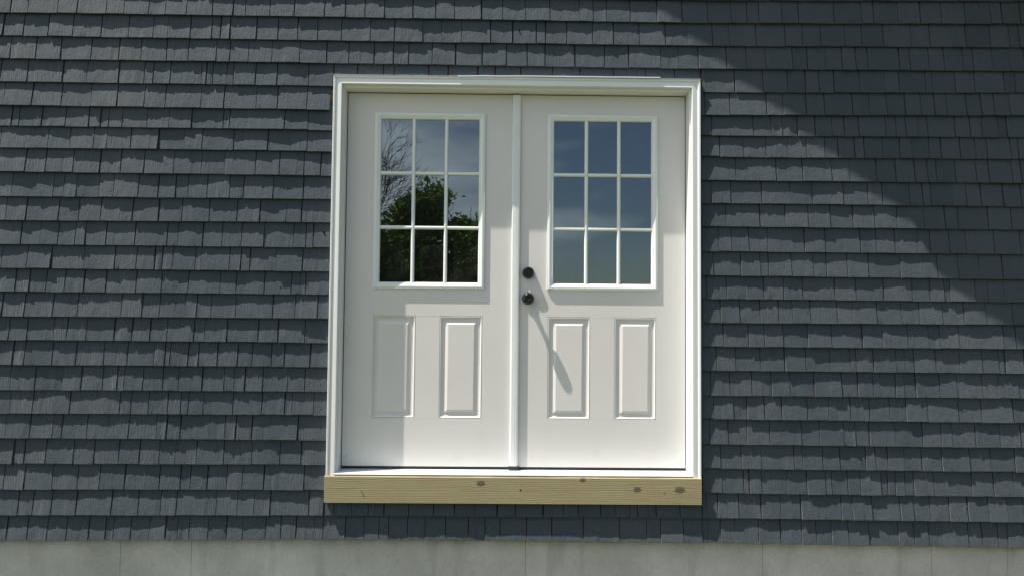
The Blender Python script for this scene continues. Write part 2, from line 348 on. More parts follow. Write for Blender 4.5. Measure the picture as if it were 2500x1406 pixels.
# ------------------------------------------------------------ siding
ROWS = [
([(-2.77,3.251),(-1.001,3.249),(0.996,3.244),(2.747,3.264)],[-2.716,-2.621,-2.461,-2.36,-2.204,-2.108,-1.979,-1.887,-1.776,-1.64,-1.53,-1.464,-1.331,-1.201,-1.04,-0.928,-0.824,-0.719,-0.566,-0.445,-0.342,-0.199,-0.083,0.037,0.17,0.331,0.405,0.476,0.605,0.75,0.885,1.023,1.151,1.238,1.302,1.427,1.516,1.711,1.863,1.925,2.061,2.179,2.297,2.425,2.564,2.625,2.727]),
  ([(-2.765,3.126),(-0.998,3.121),(0.996,3.119),(2.744,3.135)],[-2.75,-2.643,-2.511,-2.381,-2.229,-2.084,-1.952,-1.874,-1.755,-1.641,-1.595,-1.544,-1.402,-1.287,-1.184,-1.076,-0.948,-0.792,-0.666,-0.514,-0.412,-0.304,-0.148,-0.029,0.098,0.149,0.264,0.402,0.514,0.655,0.795,0.916,1.05,1.143,1.286,1.444,1.538,1.637,1.77,1.859,1.979,2.129,2.231,2.43,2.561,2.666,2.721]),
  ([(-2.76,3.001),(-0.996,2.999),(0.996,2.993),(2.741,3.005)],[-2.707,-2.571,-2.441,-2.279,-2.132,-2.014,-1.878,-1.76,-1.614,-1.54,-1.443,-1.317,-1.167,-1.025,-0.906,-0.773,-0.668,-0.586,-0.461,-0.335,-0.191,-0.062,0.048,0.146,0.307,0.468,0.597,0.77,0.864,0.974,1.126,1.233,1.339,1.483,1.564,1.665,1.75,1.827,1.891,2.062,2.12,2.224,2.308,2.411,2.464,2.569,2.664,2.744]),
  ([(-2.755,2.877),(-0.994,2.874),(0.995,2.865),(2.739,2.885)],[-2.756,-2.611,-2.426,-2.297,-2.13,-1.994,-1.948,-1.856,-1.69,-1.665,-1.632,-1.554,-1.519,-1.402,-1.287,-1.119,-0.987,-0.86,-0.722,-0.664,-0.479,-0.373,-0.215,-0.122,0.018,0.189,0.335,0.517,0.589,0.691,0.846,0.993,1.169,1.323,1.456,1.552,1.626,1.707,1.846,1.98,2.061,2.205,2.24,2.369,2.473,2.634,2.694]),
  ([(-2.75,2.75),(-0.991,2.744),(0.995,2.741),(2.736,2.761)],[-2.728,-2.58,-2.425,-2.27,-2.131,-1.987,-1.876,-1.688,-1.565,-1.394,-1.279,-1.122,1.007,1.14,1.339,1.429,1.553,1.654,1.803,1.895,1.99,2.089,2.176,2.248,2.314,2.424,2.503,2.572,2.657]),
  ([(-2.746,2.64),(-0.989,2.637),(0.995,2.63),(2.734,2.642)],[-2.687,-2.644,-2.526,-2.399,-2.279,-2.218,-2.172,-2.101,-1.97,-1.855,-1.735,-1.566,-1.533,-1.24,-1.115,1.045,1.268,1.367,1.423,1.507,1.603,1.694,1.759,1.836,1.983,2.039,2.093,2.155,2.211,2.362,2.443,2.506,2.595,2.642]),
  ([(-2.741,2.522),(-0.987,2.525),(0.995,2.515),(2.731,2.524)],[-2.74,-2.561,-2.49,-2.374,-2.248,-2.18,-2.054,-1.951,-1.909,-1.768,-1.675,-1.508,-1.328,-1.119,1.086,1.214,1.336,1.457,1.555,1.653,1.724,1.815,1.867,1.968,2.061,2.12,2.217,2.282,2.387,2.468,2.531,2.659,2.701]),
  ([(-2.736,2.395),(-0.984,2.392),(0.994,2.389),(2.728,2.394)],[-2.603,-2.498,-2.352,-2.213,-2.103,-1.979,-1.821,-1.675,-1.556,-1.39,-1.264,-1.132,-1.043,1.174,1.391,1.532,1.688,1.782,1.932,2.036,2.139,2.208,2.254,2.359,2.47,2.536,2.662,2.712]),
  ([(-2.731,2.264),(-0.982,2.266),(0.994,2.268),(2.725,2.267)],[-2.542,-2.453,-2.398,-2.333,-2.213,-2.133,-2.006,-1.901,-1.81,-1.745,-1.642,-1.524,-1.45,-1.293,-1.133,1.044,1.145,1.313,1.463,1.585,1.752,1.884,1.962,2.109,2.18,2.224,2.339,2.413,2.492,2.614]),
  ([(-2.726,2.136),(-0.979,2.143),(0.994,2.142),(2.723,2.143)],[-2.697,-2.59,-2.42,-2.314,-2.201,-2.033,-1.895,-1.773,-1.628,-1.48,-1.359,-1.221,-1.142,1.12,1.301,1.437,1.56,1.68,1.801,1.916,2.039,2.183,2.296,2.368,2.531,2.657]),
  ([(-2.721,2.01),(-0.976,2.008),(0.993,2.01),(2.72,2.011)],[-2.613,-2.512,-2.418,-2.328,-2.275,-2.167,-2.015,-1.846,-1.79,-1.659,-1.555,-1.454,-1.335,-1.179,-1.115,-1.076,1.084,1.15,1.242,1.342,1.539,1.65,1.841,1.925,2.026,2.149,2.217,2.32,2.409,2.559,2.703]),
  ([(-2.716,1.885),(-0.974,1.882),(0.993,1.882),(2.717,1.877)],[-2.708,-2.575,-2.451,-2.276,-2.117,-2.005,-1.909,-1.868,-1.812,-1.695,-1.663,-1.514,-1.454,-1.406,-1.267,-1.13,1.05,1.2,1.303,1.347,1.471,1.585,1.654,1.767,1.881,2.054,2.177,2.252,2.365,2.479,2.601]),
  ([(-2.711,1.761),(-0.972,1.761),(0.993,1.758),(2.714,1.755)],[-2.63,-2.56,-2.472,-2.373,-2.275,-2.162,-2.002,-1.867,-1.728,-1.561,-1.476,-1.327,-1.186,-1.141,-1.111,1.017,1.122,1.227,1.321,1.427,1.529,1.701,1.813,1.961,2.115,2.209,2.288,2.318,2.455,2.523,2.606]),
  ([(-2.706,1.632),(-0.969,1.636),(0.993,1.631),(2.712,1.635)],[-2.578,-2.43,-2.302,-2.072,-1.966,-1.875,-1.737,-1.677,-1.603,-1.475,-1.281,-1.162,-1.045,0.994,1.088,1.191,1.299,1.398,1.474,1.57,1.71,1.79,1.923,2.054,2.148,2.275,2.391,2.512,2.65]),
  ([(-2.701,1.508),(-0.967,1.509),(0.992,1.505),(2.709,1.508)],[-2.657,-2.562,-2.424,-2.354,-2.254,-2.108,-2.014,-1.92,-1.831,-1.69,-1.633,-1.518,-1.353,-1.251,-1.11,1.103,1.238,1.321,1.42,1.553,1.68,1.842,1.955,2.085,2.2,2.258,2.36,2.6,2.665]),
  ([(-2.696,1.379),(-0.964,1.381),(0.992,1.379),(2.706,1.377)],[-2.631,-2.57,-2.425,-2.302,-2.158,-2.034,-1.895,-1.839,-1.811,-1.718,-1.663,-1.565,-1.459,-1.382,-1.282,-1.215,-1.079,1.066,1.168,1.298,1.428,1.541,1.672,1.78,1.809,1.903,2.022,2.068,2.12,2.236,2.366,2.484,2.573,2.606]),
  ([(-2.691,1.248),(-0.961,1.253),(0.992,1.248),(2.703,1.246)],[-2.64,-2.511,-2.371,-2.273,-2.161,-2.086,-2.05,-1.949,-1.847,-1.764,-1.641,-1.528,-1.474,-1.419,-1.324,-1.194,-1.104,1.037,1.139,1.254,1.358,1.457,1.584,1.732,1.817,1.899,2.02,2.067,2.126,2.254,2.346,2.481,2.572,2.677]),
  ([(-2.686,1.126),(-0.959,1.132),(0.991,1.126),(2.701,1.117)],[-2.634,-2.517,-2.412,-2.326,-2.19,-2.067,-2.008,-1.917,-1.815,-1.748,-1.708,-1.632,-1.476,-1.328,-1.207,-1.168,-1.054,1.051,1.154,1.227,1.317,1.412,1.548,1.661,1.776,1.877,1.985,2.075,2.186,2.353,2.475,2.644]),
  ([(-2.681,0.999),(-0.956,1.001),(0.991,0.994),(2.698,0.986)],[-2.655,-2.527,-2.411,-2.363,-2.234,-2.123,-2.017,-1.872,-1.819,-1.749,-1.598,-1.514,-1.46,-1.376,-1.278,-1.136,1.029,1.128,1.225,1.348,1.517,1.612,1.742,1.803,1.875,2.014,2.158,2.258,2.317,2.441,2.57,2.681]),
  ([(-2.676,0.867),(-0.954,0.875),(0.991,0.868),(2.695,0.86)],[-2.609,-2.554,-2.442,-2.298,-2.192,-2.063,-1.957,-1.854,-1.77,-1.658,-1.52,-1.373,-1.226,-1.117,1.087,1.196,1.301,1.475,1.52,1.627,1.718,1.854,1.905,1.972,2.062,2.154,2.26,2.405,2.52]),
  ([(-2.671,0.735),(-0.951,0.744),(0.991,0.74),(2.692,0.73)],[-2.653,-2.546,-2.401,-2.271,-2.158,-2.029,-1.918,-1.849,-1.741,-1.689,-1.6,-1.499,-1.417,-1.307,-1.097,1.093,1.208,1.237,1.301,1.441,1.543,1.64,1.673,1.756,1.826,1.932,1.968,2.011,2.064,2.11,2.217,2.417,2.533,2.641]),
  ([(-2.666,0.605),(-0.949,0.613),(0.99,0.612),(2.689,0.6)],[-2.573,-2.496,-2.402,-2.272,-2.091,-1.952,-1.837,-1.755,-1.55,-1.441,-1.354,-1.27,-1.068,-0.992,-0.939,-0.845,-0.758,-0.679,-0.549,-0.418,-0.313,-0.203,-0.088,0.011,0.152,0.26,0.338,0.454,0.528,0.611,0.645,0.747,0.872,0.986,1.012,1.07,1.18,1.298,1.401,1.508,1.723,1.782,1.884,2.034,2.1,2.191,2.293,2.391,2.499,2.603,2.686]),
  ([(-2.66,0.473),(-0.946,0.491),(0.99,0.487),(2.687,0.465)],[-2.626,-2.518,-2.417,-2.319,-2.206,-2.118,-2.078,-1.986,-1.892,-1.809,-1.746,-1.685,-1.59,-1.494,-1.41,-1.29,-1.213,-1.133,-1.037,-0.994,-0.875,-0.777,-0.703,-0.652,-0.552,-0.461,-0.355,-0.236,-0.149,-0.071,0.067,0.199,0.365,0.553,0.696,0.77,0.888,0.987,1.022,1.085,1.161,1.283,1.399,1.511,1.588,1.67,1.756,1.865,2.021,2.105,2.183,2.257,2.393,2.466,2.549,2.6]),
]

E_ = .1287; F_ = .0280; K_ = .128; TH = .0142
rs = random.Random(17); ri_ref = [0]
ROWK = {0: 1.05, 1: .95, 3: .95, 4: 1.35, 5: .95, 7: 1.1, 11: 1.12, 13: 1.25, 14: 1.1, 16: .95, 18: 1.05, 20: 1.05, 21: 1.4, 22: 1.25}
def row_z(wz, x):
    pts = wz
    if x <= pts[0][0]: return pts[0][1]
    for (x0, z0), (x1, z1) in zip(pts, pts[1:]):
        if x <= x1: return z0 + (z1-z0)*(x-x0)/(x1-x0)
    return pts[-1][1]
SM = MB(); SM.recalc = False
def shingle(x0, x1, zb, e, fine, zlo=None, ztop=None, seed=0, proud=0.0, flat=False):
    """one tapered shingle; front face y = -F + K*(z-zb) plus cup, warp and surface relief"""
    w_ = x1-x0
    if w_ < .008: return
    n = max(4, int(w_/.0058)) if fine else 3
    th = TH + rs.uniform(-.0022, .0024)
    if rs.random() < .12: th += rs.choice((-.0025, .003))
    th *= ROWK.get(ri_ref[0], 1.0); tilt = rs.uniform(-.0013, .0013); cup = rs.gauss(.0004, .0013)
    step = rs.uniform(.2, .8) if rs.random() < .28 else None; stepv = rs.choice((-1, 1))*rs.uniform(.0008, .0024)
    notch = [(rs.uniform(.08, .92), rs.uniform(.0012, .0042), rs.uniform(.004, .012)) for _ in range(rs.choice((0, 0, 1, 1, 2)))]
    zj = rs.uniform(-.0013, .0013); skew = rs.uniform(-.0022, .0022); skewb = rs.uniform(-.0022, .0022)
    L = 2.15*e
    if fine: hs = [0, .0024, .007, .018, .035, .055, .078, e*.80, e, e*1.15, L]
    else: hs = [0, e*.5, e*1.05, L]
    if ztop is not None: hs = [h for h in hs if zb+h < ztop] + [ztop - zb]
    if zlo is not None: hs = [max(0, zlo-zb)] + [h for h in hs if zb+h > zlo+.001]
    us = [i/(n-1) for i in range(n)]
    prof = []; prof2 = []
    for u in us:
        v2 = 0.0
        v = tilt*(2*u-1) + cup*((2*u-1)**2 - .35)
        if fine:
            p = Vector((x0 + u*w_ + seed*3.1, seed*7.7, 0))
            v += .0019*noise.noise(p*13) + .0008*noise.noise(p*42); v2 += .0007*noise.noise(p*60) + .0004*noise.noise(p*140)
            if step is not None and u > step: v += stepv
            for nu, nd, nw in notch:
                d_ = (u-nu)*w_
                if 0 <= d_ < nw: v2 -= nd*(1-d_/nw)
                elif -.003 < d_ < 0: v2 -= nd*(1+d_/.003)
        prof.append(v); prof2.append(v2)
    front = []; back = []
    for h in hs:
        fr_, bk = [], []
        fade = max(0, 1 - h/(1.5*e)); sh_ = fade if h > .003 else fade
        for i, u in enumerate(us):
            x = x0 + u*w_ + (skew*(1-u) + skewb*u)*(h/e - .5)
            z = zb + h + zj*fade
            if h == 0 and fine: z += .0010*noise.noise(Vector((x*60, seed*5.1, 3))) + .0006*noise.noise(Vector((x*200, seed, 9)))
            y = -F_ + K_*h - (th-TH)*fade*1.0 - prof[i]*sh_ - prof2[i]*max(0, 1-h/.012) - proud*fade
            if fine and h < e*1.1: y += .00055*noise.noise(Vector((x*38, z*22, seed))) + .00055*noise.noise(Vector((x*14, z*10, seed+5)))
            if h == 0 and zlo is None: y += .0030
            fr_.append((x, y, z))
            bk.append((x, min(.004, -F_ + K_*h + TH + .0016*h/e), z if h > .006 else zb + zj + .0062))
        front.append(fr_); back.append(bk)
    SM.grid(front)
    b = len(SM.v)
    # underside, sides (as strips sharing no verts: islands handled by weld below)
    SM.grid([back[0], front[0]])
    SM.grid([[back[j][0] for j in range(len(hs))][::-1], [front[j][0] for j in range(len(hs))][::-1]])
    SM.grid([[back[j][-1] for j in range(len(hs))], [front[j][-1] for j in range(len(hs))]])
def course(wz, joints, ri, fine_x=3.3):
    ri_ref[0] = ri
    e = E_
    js = list(joints)
    x = js[0]
    while x > XL: x -= rs.uniform(.09, .21); js.insert(0, max(x, XL))
    x = js[-1]
    while x < XR-.02: x += rs.uniform(.09, .21); js.append(min(x, XR))
    for a, b in zip(js, js[1:]):
        g = rs.choice((.0007, .0022, .0026, .0030, .0036, .0052)); a2 = a+g; b2 = b-rs.choice((.0008, .0020, .0024, .0028, .0036))
        mid = (a+b)/2; zb = row_z(wz, mid); sd = ri*101 + int(mid*1000)*.37
        fine = abs(mid) < fine_x and zb < 3.9
        if zb > max(roof_z(a), roof_z(b))+.04: continue
        zt = max(roof_z(a), roof_z(b)) + .06
        kw = dict(ztop=zt if zb + 2.15*e > zt else None)
        pr = 0.0
        if ri == 22: pr = rs.uniform(.0015, .0085) if abs(mid) < 1.0 else rs.uniform(0, .003)
        # keep out of the door opening
        if zb < OPZ1 and zb + 2.15*e > OPZ0 and b2 > -OPX and a2 < OPX:
            segs = []
            if a2 < -OPX-.012: segs.append((a2, -OPX-rs.uniform(.001, .004), {}))
            if b2 > OPX+.012: segs.append((OPX+rs.uniform(.006, .010), b2, {}))
            lo, hi = max(a2, -OPX), min(b2, OPX)
            if hi - lo > .01:
                if zb + 2.15*e > OPZ1 and zb + e > OPZ1: segs.append((lo, hi, dict(zlo=OPZ1)))
                elif zb < OPZ0 - .01: segs.append((lo, hi, dict(ztop=OPZ0-.004)))
            for s0, s1, k in segs:
                if ri == 4 and s0 < -1.0 < s1 + .03 and s1 < -.98: s1 = -1.003
                kk = dict(kw); kk.update(k); shingle(s0, s1, zb, e, fine, seed=sd, proud=pr, **kk)
            continue
        # occasional bare gap
        shingle(a2, b2, zb, e, fine, seed=sd, proud=pr, **kw)
top = ROWS[0]
extra = []
wz = top[0]; ri = -1
rj = random.Random(5)
while min(z for _, z in wz) < 10.2:
    wz = [(x, z + E_*(.97 if ri > -4 else 1.05)) for x, z in wz]
    js = [-2.9 + rj.uniform(0, .1)]
    while js[-1] < 2.9: js.append(js[-1] + rj.uniform(.085, .205))
    extra.append((wz, js, ri)); ri -= 1
for wz, js, ri in reversed(extra): course(wz, js, ri)
for i, (wz, js) in enumerate(ROWS): course(wz, js, i)
so_ = SM.build('shingle_siding', M_SH, house)
bm = bmesh.new(); bm.from_mesh(so_.data); bmesh.ops.remove_doubles(bm, verts=bm.verts, dist=1e-5); bm.normal_update(); bm.to_mesh(so_.data); bm.free()
so_.data.shade_smooth(); so_.data.set_sharp_from_angle(angle=math.radians(38))
# raw slivers where a joint opened, cedar showing through
for x0, x1, z0, z1, y in ((-.2045, -.2005, .628, .690, -.0195), (-.568, -.564, .483, .505, -.0195), (-1.0025, -.9885, 2.735, 2.862, -.006)):
    sv = MB(); sv.box((x0, y, z0), (x1, y+.008, z1)); sv.build('bare_cedar_strip', M_SHEATH, house)
# knot holes and nail holes in the siding
for x, z, r in ((-1.209, 2.748, .0055), (-1.021, 2.092, .0060), (.005, 3.195, .0035), (-1.263, 1.78, .004), (-1.242, 1.80, .0032), (.31, 1.0, .0)):
    if r: kh = MB(); kh.lathe(x, z, [(0.0001, -.0235), (r, -.0233), (r*1.05, -.016)], 12); kh.build('knot_hole', M_HOLE, house, smooth=True)

# ------------------------------------------------------------ roof, fascia, corner board
def roof():
    m = MB(); T = .26; yb = 9.3
    for sgn in (1, -1):
        xe = XR + .30; f = lambda x: x if sgn > 0 else 2*XRIDGE - x
        pts = [(XRIDGE, rake_z(XRIDGE)+.045), (xe, rake_z(xe)+.045)]
        v = []
        for y in (-OVER+.02, yb):
            v += [(f(pts[0][0]), y, pts[0][1]), (f(pts[1][0]), y, pts[1][1]), (f(pts[1][0]), y, pts[1][1]+T), (f(pts[0][0]), y, pts[0][1]+T)]
        m.add(v, [(0,1,2,3), (7,6,5,4), (0,4,5,1), (1,5,6,2), (2,6,7,3), (3,7,4,0)])
    m.build('roof', M_ROOF, house)
    b = MB()
    for sgn in (1, -1):
        f = lambda x: x if sgn > 0 else 2*XRIDGE - x
        xe = XR + .30
        for a, c, ov in ((XRIDGE, xe, OVER),):
            v = []
            for y in (-ov, -ov+.018):
                v += [(f(a), y, rake_z(a)), (f(c), y, rake_z(c)), (f(c), y, rake_z(c)+.29), (f(a), y, rake_z(a)+.29)]
            b.add(v, [(0,1,2,3), (7,6,5,4), (0,4,5,1), (1,5,6,2), (2,6,7,3), (3,7,4,0)])
    # unseen boxed return added at the rake foot to step its shadow edge
    t = OVER + .037 - .030
    xs = 2.235 - 3.2*t
    v = []
    for y in (-OVER-.037, -OVER-.001):
        v += [(xs, y, rake_z(xs)), (XR+.32, y, rake_z(XR+.32)), (XR+.32, y, rake_z(XR+.32)+.27), (xs, y, rake_z(xs)+.27)]
    b.add(v, [(0,1,2,3), (7,6,5,4), (0,4,5,1), (1,5,6,2), (2,6,7,3), (3,7,4,0)])
    b.build('fascia_board', M_TRIM, house)
    c = MB()
    c.box((XR+.001, -.04, .50), (XR+.028, .10, rake_z(XR)-.05)); c.box((XR-.09, -.045, .50), (XR+.001, -.024, rake_z(XR)+.02))
    c.build('corner_board', M_TRIM, house)
roof()

# ------------------------------------------------------------ door surround
DZ0, DZ1, DX = .8530, 2.8662, .9212
CX, CZ0, CZ1, CW = .9801, .8190, 2.9303, .046
def door_casing():
    m = MB()
    prof = [(0, .004), (0, -.0415), (.0012, -.0440), (.0030, -.0452), (.0050, -.0452), (.0058, -.0440), (.0066, -.0440), (.0074, -.0448), (.0105, -.0444), (.0114, -.0432), (.0122, -.0432), (.0130, -.0420), (.0140, -.0420), (.0152, -.0400), (.0172, -.0392), (.0420, -.0430), (.0440, -.0428), (.0455, -.0412), (CW, -.0370), (CW, .004)]
    # mitred: left leg, head, right leg
    def pt(side, t, y, end):
        return {'L': (-CX+t, y, end), 'R': (CX-t, y, end)}[side]
    L0 = [(-CX+t, y, CZ0) for t, y in prof]; L1 = [(-CX+t, y, CZ1-t) for t, y in prof]
    R0 = [(CX-t, y, CZ0) for t, y in prof]; R1 = [(CX-t, y, CZ1-t) for t, y in prof]
    m.grid([L0, L1]); m.grid([[(-CX+t+.0011, y, CZ1-t) for t, y in prof], [(CX-t-.0008, y, CZ1-t) for t, y in prof]]); m.grid([R0, R1])
    o = m.build('door_casing', M_TRIM, house, auto=24)
    md = o.modifiers.new('b', 'BEVEL'); md.width = .0004; md.segments = 1; md.limit_method = 'ANGLE'; md.angle_limit = math.radians(40)
door_casing()
def jamb():
    m = MB(); ji = .9262; jz = 2.8712
    x0 = CX - CW + .002
    # side jambs and head: front edge sits a little behind the casing
    for s in (-1, 1):
        a, b = sorted((s*ji, s*x0)); m.box((a, -.016, .836), (b, .145, jz))
        a, b = sorted((s*(ji-.013), s*(ji+.0005))); m.box((a, .1125, .836), (b, .140, jz))     # door stop
    m.box((-x0, -.016, jz+.0004), (x0, .145, jz+.022)); m.box((-ji, .1125, jz-.013), (ji, .140, jz))
    m.build('door_jamb', M_TRIM, house, bevel=.0012)
    w_ = MB()
    for s in (-1, 1):
        a, b = sorted((s*DX, s*(ji-.0002))); w_.box((a, .0760, DZ0), (b, .108, jz-.001))
    w_.box((-DX, .0760, DZ1), (DX, .108, jz-.0006))
    w_.build('weatherstrip', M_RUB, house)
jamb()
def threshold():
    m = MB()
    x0 = CX - CW + .0015; x1 = .9258
    front = [(-.0145, .8360), (-.0430, .8345), (-.0452, .8325), (-.0452, .8288), (-.0425, .8262), (-.0145, .8262)]
    back = [(.145, .8380), (.060, .8372), (-.0145, .8360), (-.0145, .8262), (.145, .8262)]
    for P, X in ((front, x0), (back, x1)):
        n = len(P); m.add([(-X, y, z) for y, z in P] + [(X, y, z) for y, z in P],
            [tuple(range(n)), tuple(range(2*n-1, n-1, -1))] + [(i, (i+1) % n, n+(i+1) % n, n+i) for i in range(n)])
    m.build('threshold', M_ALU, house, bevel=.0008)
    g = MB(); g.box((-x0+.001, -.036, .8225), (x0-.001, .0, .8258)); g.build('threshold_shadow_line', M_RUB, house)  # black strip drawn in as the shadow line under the threshold nose
threshold()

# ------------------------------------------------------------ doors
GX0, GX1, GZ0, GZ1 = .170, .772, 1.802, 2.7595     # outer edge of the lite frame
FWD = .0345
PAN = [(.1765, .407), (.5365, .7645)]; PZ = (1.108, 1.6565)
YF = .065
def door(sgn, label):
    fx = lambda x: x*sgn
    x_in, x_out = (.0035, DX) if sgn > 0 else (.0035, DX)
    # slab with its openings
    d = MB()
    xs = sorted([x_in, GX0+.02, GX1-.02, x_out] + [v for p in PAN for v in p])
    zs = sorted([DZ0, PZ[0], PZ[1], GZ0+.02, GZ1-.02, DZ1])
    def hole(xc, zc):
        if GX0+.02 < xc < GX1-.02 and GZ0+.02 < zc < GZ1-.02: return True
        return any(a < xc < b and PZ[0] < zc < PZ[1] for a, b in PAN)
    for xa, xb in zip(xs, xs[1:]):
        for za, zb in zip(zs, zs[1:]):
            if hole((xa+xb)/2, (za+zb)/2): continue
            d.add([(fx(xa), YF, za), (fx(xb), YF, za), (fx(xb), YF, zb), (fx(xa), YF, zb)], [(0,1,2,3)])
            d.add([(fx(xa), YF+.044, za), (fx(xb), YF+.044, za), (fx(xb), YF+.044, zb), (fx(xa), YF+.044, zb)], [(0,1,2,3)])
    for (xa, za, xb, zb) in ((x_in, DZ0, x_out, DZ0), (x_in, DZ1, x_out, DZ1), (x_in, DZ0, x_in, DZ1), (x_out, DZ0, x_out, DZ1),
                             (GX0+.02, GZ0+.02, GX1-.02, GZ0+.02), (GX0+.02, GZ1-.02, GX1-.02, GZ1-.02), (GX0+.02, GZ0+.02, GX0+.02, GZ1-.02), (GX1-.02, GZ0+.02, GX1-.02, GZ1-.02)):
        d.add([(fx(xa), YF, za), (fx(xb), YF, zb), (fx(xb), YF+.044, zb), (fx(xa), YF+.044, za)], [(0,1,2,3)])
    # embossed stile and rail lines of the door skin
    e = .00035; w_ = .0009
    for zz in (PZ[0], PZ[1]): d.box((min(fx(PAN[0][1]), fx(PAN[1][0]))+.0005, YF-e, zz-w_), (max(fx(PAN[0][1]), fx(PAN[1][0]))-.0005, YF+.001, zz))
    for xx in (PAN[0][0], PAN[1][1]):
        x_ = fx(xx); d.box((x_-w_/2, YF-e, DZ0+.01), (x_+w_/2, YF+.001, PZ[0]-.001)); d.box((x_-w_/2, YF-e, PZ[1]+.001), (x_+w_/2, YF+.001, GZ0-.03))
    D = d.build('door', M_DOOR, house)
    D['label'] = label
    # raised panels
    for a, b in PAN:
        p = MB(); xa, xb = sorted((fx(a), fx(b)))
        prof = [(0, YF), (.0008, YF+.0038), (.0026, YF+.0040), (.0040, YF+.0002), (.0058, YF-.0002), (.0072, YF+.0010), (.0125, YF+.0062), (.0180, YF+.0078), (.0290, YF+.0078), (.0310, YF+.0070), (.0440, YF+.0008), (.0455, YF+.0003), (.0480, YF+.0003)]
        p.loops(xa, PZ[0], xb, PZ[1], prof, cap=True)
        p.build('raised_panel', M_DOOR, D, auto=22)
    # lite frame
    xa, xb = sorted((fx(GX0), fx(GX1)))
    f = MB()
    prof = [(0, YF), (0, YF-.0070), (.0015, YF-.0090), (.0060, YF-.0098), (.0085, YF-.0128), (.0110, YF-.0132), (.0150, YF-.0122), (.0200, YF-.0090), (.0225, YF-.0078), (.0245, YF-.0078), (.0262, YF-.0060), (.0300, YF-.0052), (.0330, YF-.0015), (FWD, YF+.0035), (FWD, YF+.016)]
    # a plastic frame is never perfectly flat: gentle bow
    f.loops(xa, GZ0, xb, GZ1, prof); f.build('window_frame', M_FRAME, D, auto=24)
    gx0, gx1, gz0, gz1 = xa+FWD, xb-FWD, GZ0+FWD, GZ1-FWD
    g = MB(); yg = YF+.0085
    g.box((gx0-.004, yg, gz0-.004), (gx1+.004, yg+.003, gz1+.004)); g.build('window_glass', M_GLASS, D)
    r = MB(); hw = .0096
    cp = [(-hw, YF+.0082), (-hw, YF+.003), (-hw*.55, YF-.0035), (-hw*.35, YF-.0046), (hw*.35, YF-.0046), (hw*.55, YF-.0035), (hw, YF+.003), (hw, YF+.0082)]
    W3 = (gx1-gx0)/3; H3 = (gz1-gz0)/3
    for k in (1, 2):
        x = gx0 + W3*k; r.grid([[(x+u, y, gz0-.003) for u, y in cp], [(x+u, y, gz1+.003) for u, y in cp]])
        z = gz0 + H3*k
        cuts = [gx0-.003, gx0+W3-hw*.8, gx0+W3+hw*.8, gx0+2*W3-hw*.8, gx0+2*W3+hw*.8, gx1+.003]
        for q in (0, 2, 4): r.grid([[(cuts[q], y+.0004, z+u) for u, y in cp], [(cuts[q+1], y+.0004, z+u) for u, y in cp]])
    r.build('window_muntin', M_FRAME, D, auto=24)
    # sweep under the slab
    s = MB(); a, b = sorted((fx(x_in+.002), fx(x_out-.001))); s.box((a, YF+.010, .8380), (b, YF+.040, DZ0-.0003)); s.box((a, YF+.0075, .8405), (b, YF+.0098, DZ0-.0008))
    s.build('door_sweep', M_RUB, D)
    return D
DL = door(-1, 'left door leaf with trees mirrored in its nine pane window, closed')
DR = door(1, 'right door leaf carrying a black knob and deadbolt')
# astragal between the leaves
a = MB()
P = [(-.0235, YF-.0004), (-.0235, YF-.010), (-.0215, YF-.0145), (-.0185, YF-.0170), (-.0120, YF-.0178), (-.0108, YF-.0166), (-.0092, YF-.0180), (.0010, YF-.0184), (.0026, YF-.0170), (.0042, YF-.0184), (.0120, YF-.0180), (.0135, YF-.0165), (.0150, YF-.0176), (.0190, YF-.0160), (.0212, YF-.0125), (.0212, YF-.0004)]
a.grid([[(x, y, DZ0+.006) for x, y in P], [(x, y, DZ1-.0035) for x, y in P]]); n_ = len(P)
a.f.append(tuple(range(n_))); a.f.append(tuple(range(2*n_-1, n_-1, -1)))
a.build('astragal', M_TRIM, DL, auto=24)
b = MB(); b.box((-.0275, YF-.021, .8384), (.0265, YF-.0006, DZ0+.0055)); b.build('astragal_foot', M_RUB, DL, bevel=.0015)
# deadbolt and knob
kb = MB(); y0 = YF
kb.lathe(.0690, 1.8926, [(.0325, y0), (.0328, y0-.003), (.0322, y0-.009), (.0300, y0-.020), (.0285, y0-.0245), (.0262, y0-.0268), (.0215, y0-.0272), (.0208, y0-.0252), (.0120, y0-.0250), (.0112, y0-.0262), (.0001, y0-.0264)], 48)
kb.box((.0680, y0-.0272, 1.8875), (.0700, y0-.0255, 1.8975))
kb.build('deadbolt', M_BLACK, DR, auto=35)
kn = MB()
kn.lathe(.0690, 1.7544, [(.0325, y0), (.0328, y0-.003), (.0318, y0-.007), (.0290, y0-.0105), (.0200, y0-.0125), (.0140, y0-.0165), (.0120, y0-.0250), (.0125, y0-.0330), (.0170, y0-.0390), (.0235, y0-.0440), (.0272, y0-.0510), (.0280, y0-.0580), (.0268, y0-.0640), (.0235, y0-.0682), (.0180, y0-.0702), (.0125, y0-.0698), (.0105, y0-.0685), (.0060, y0-.0682), (.0001, y0-.0684)], 48)
kn.box((.0682, y0-.0695, 1.7500), (.0698, y0-.0680, 1.7588))
kn.build('door_knob', M_BLACK, DR, auto=35)

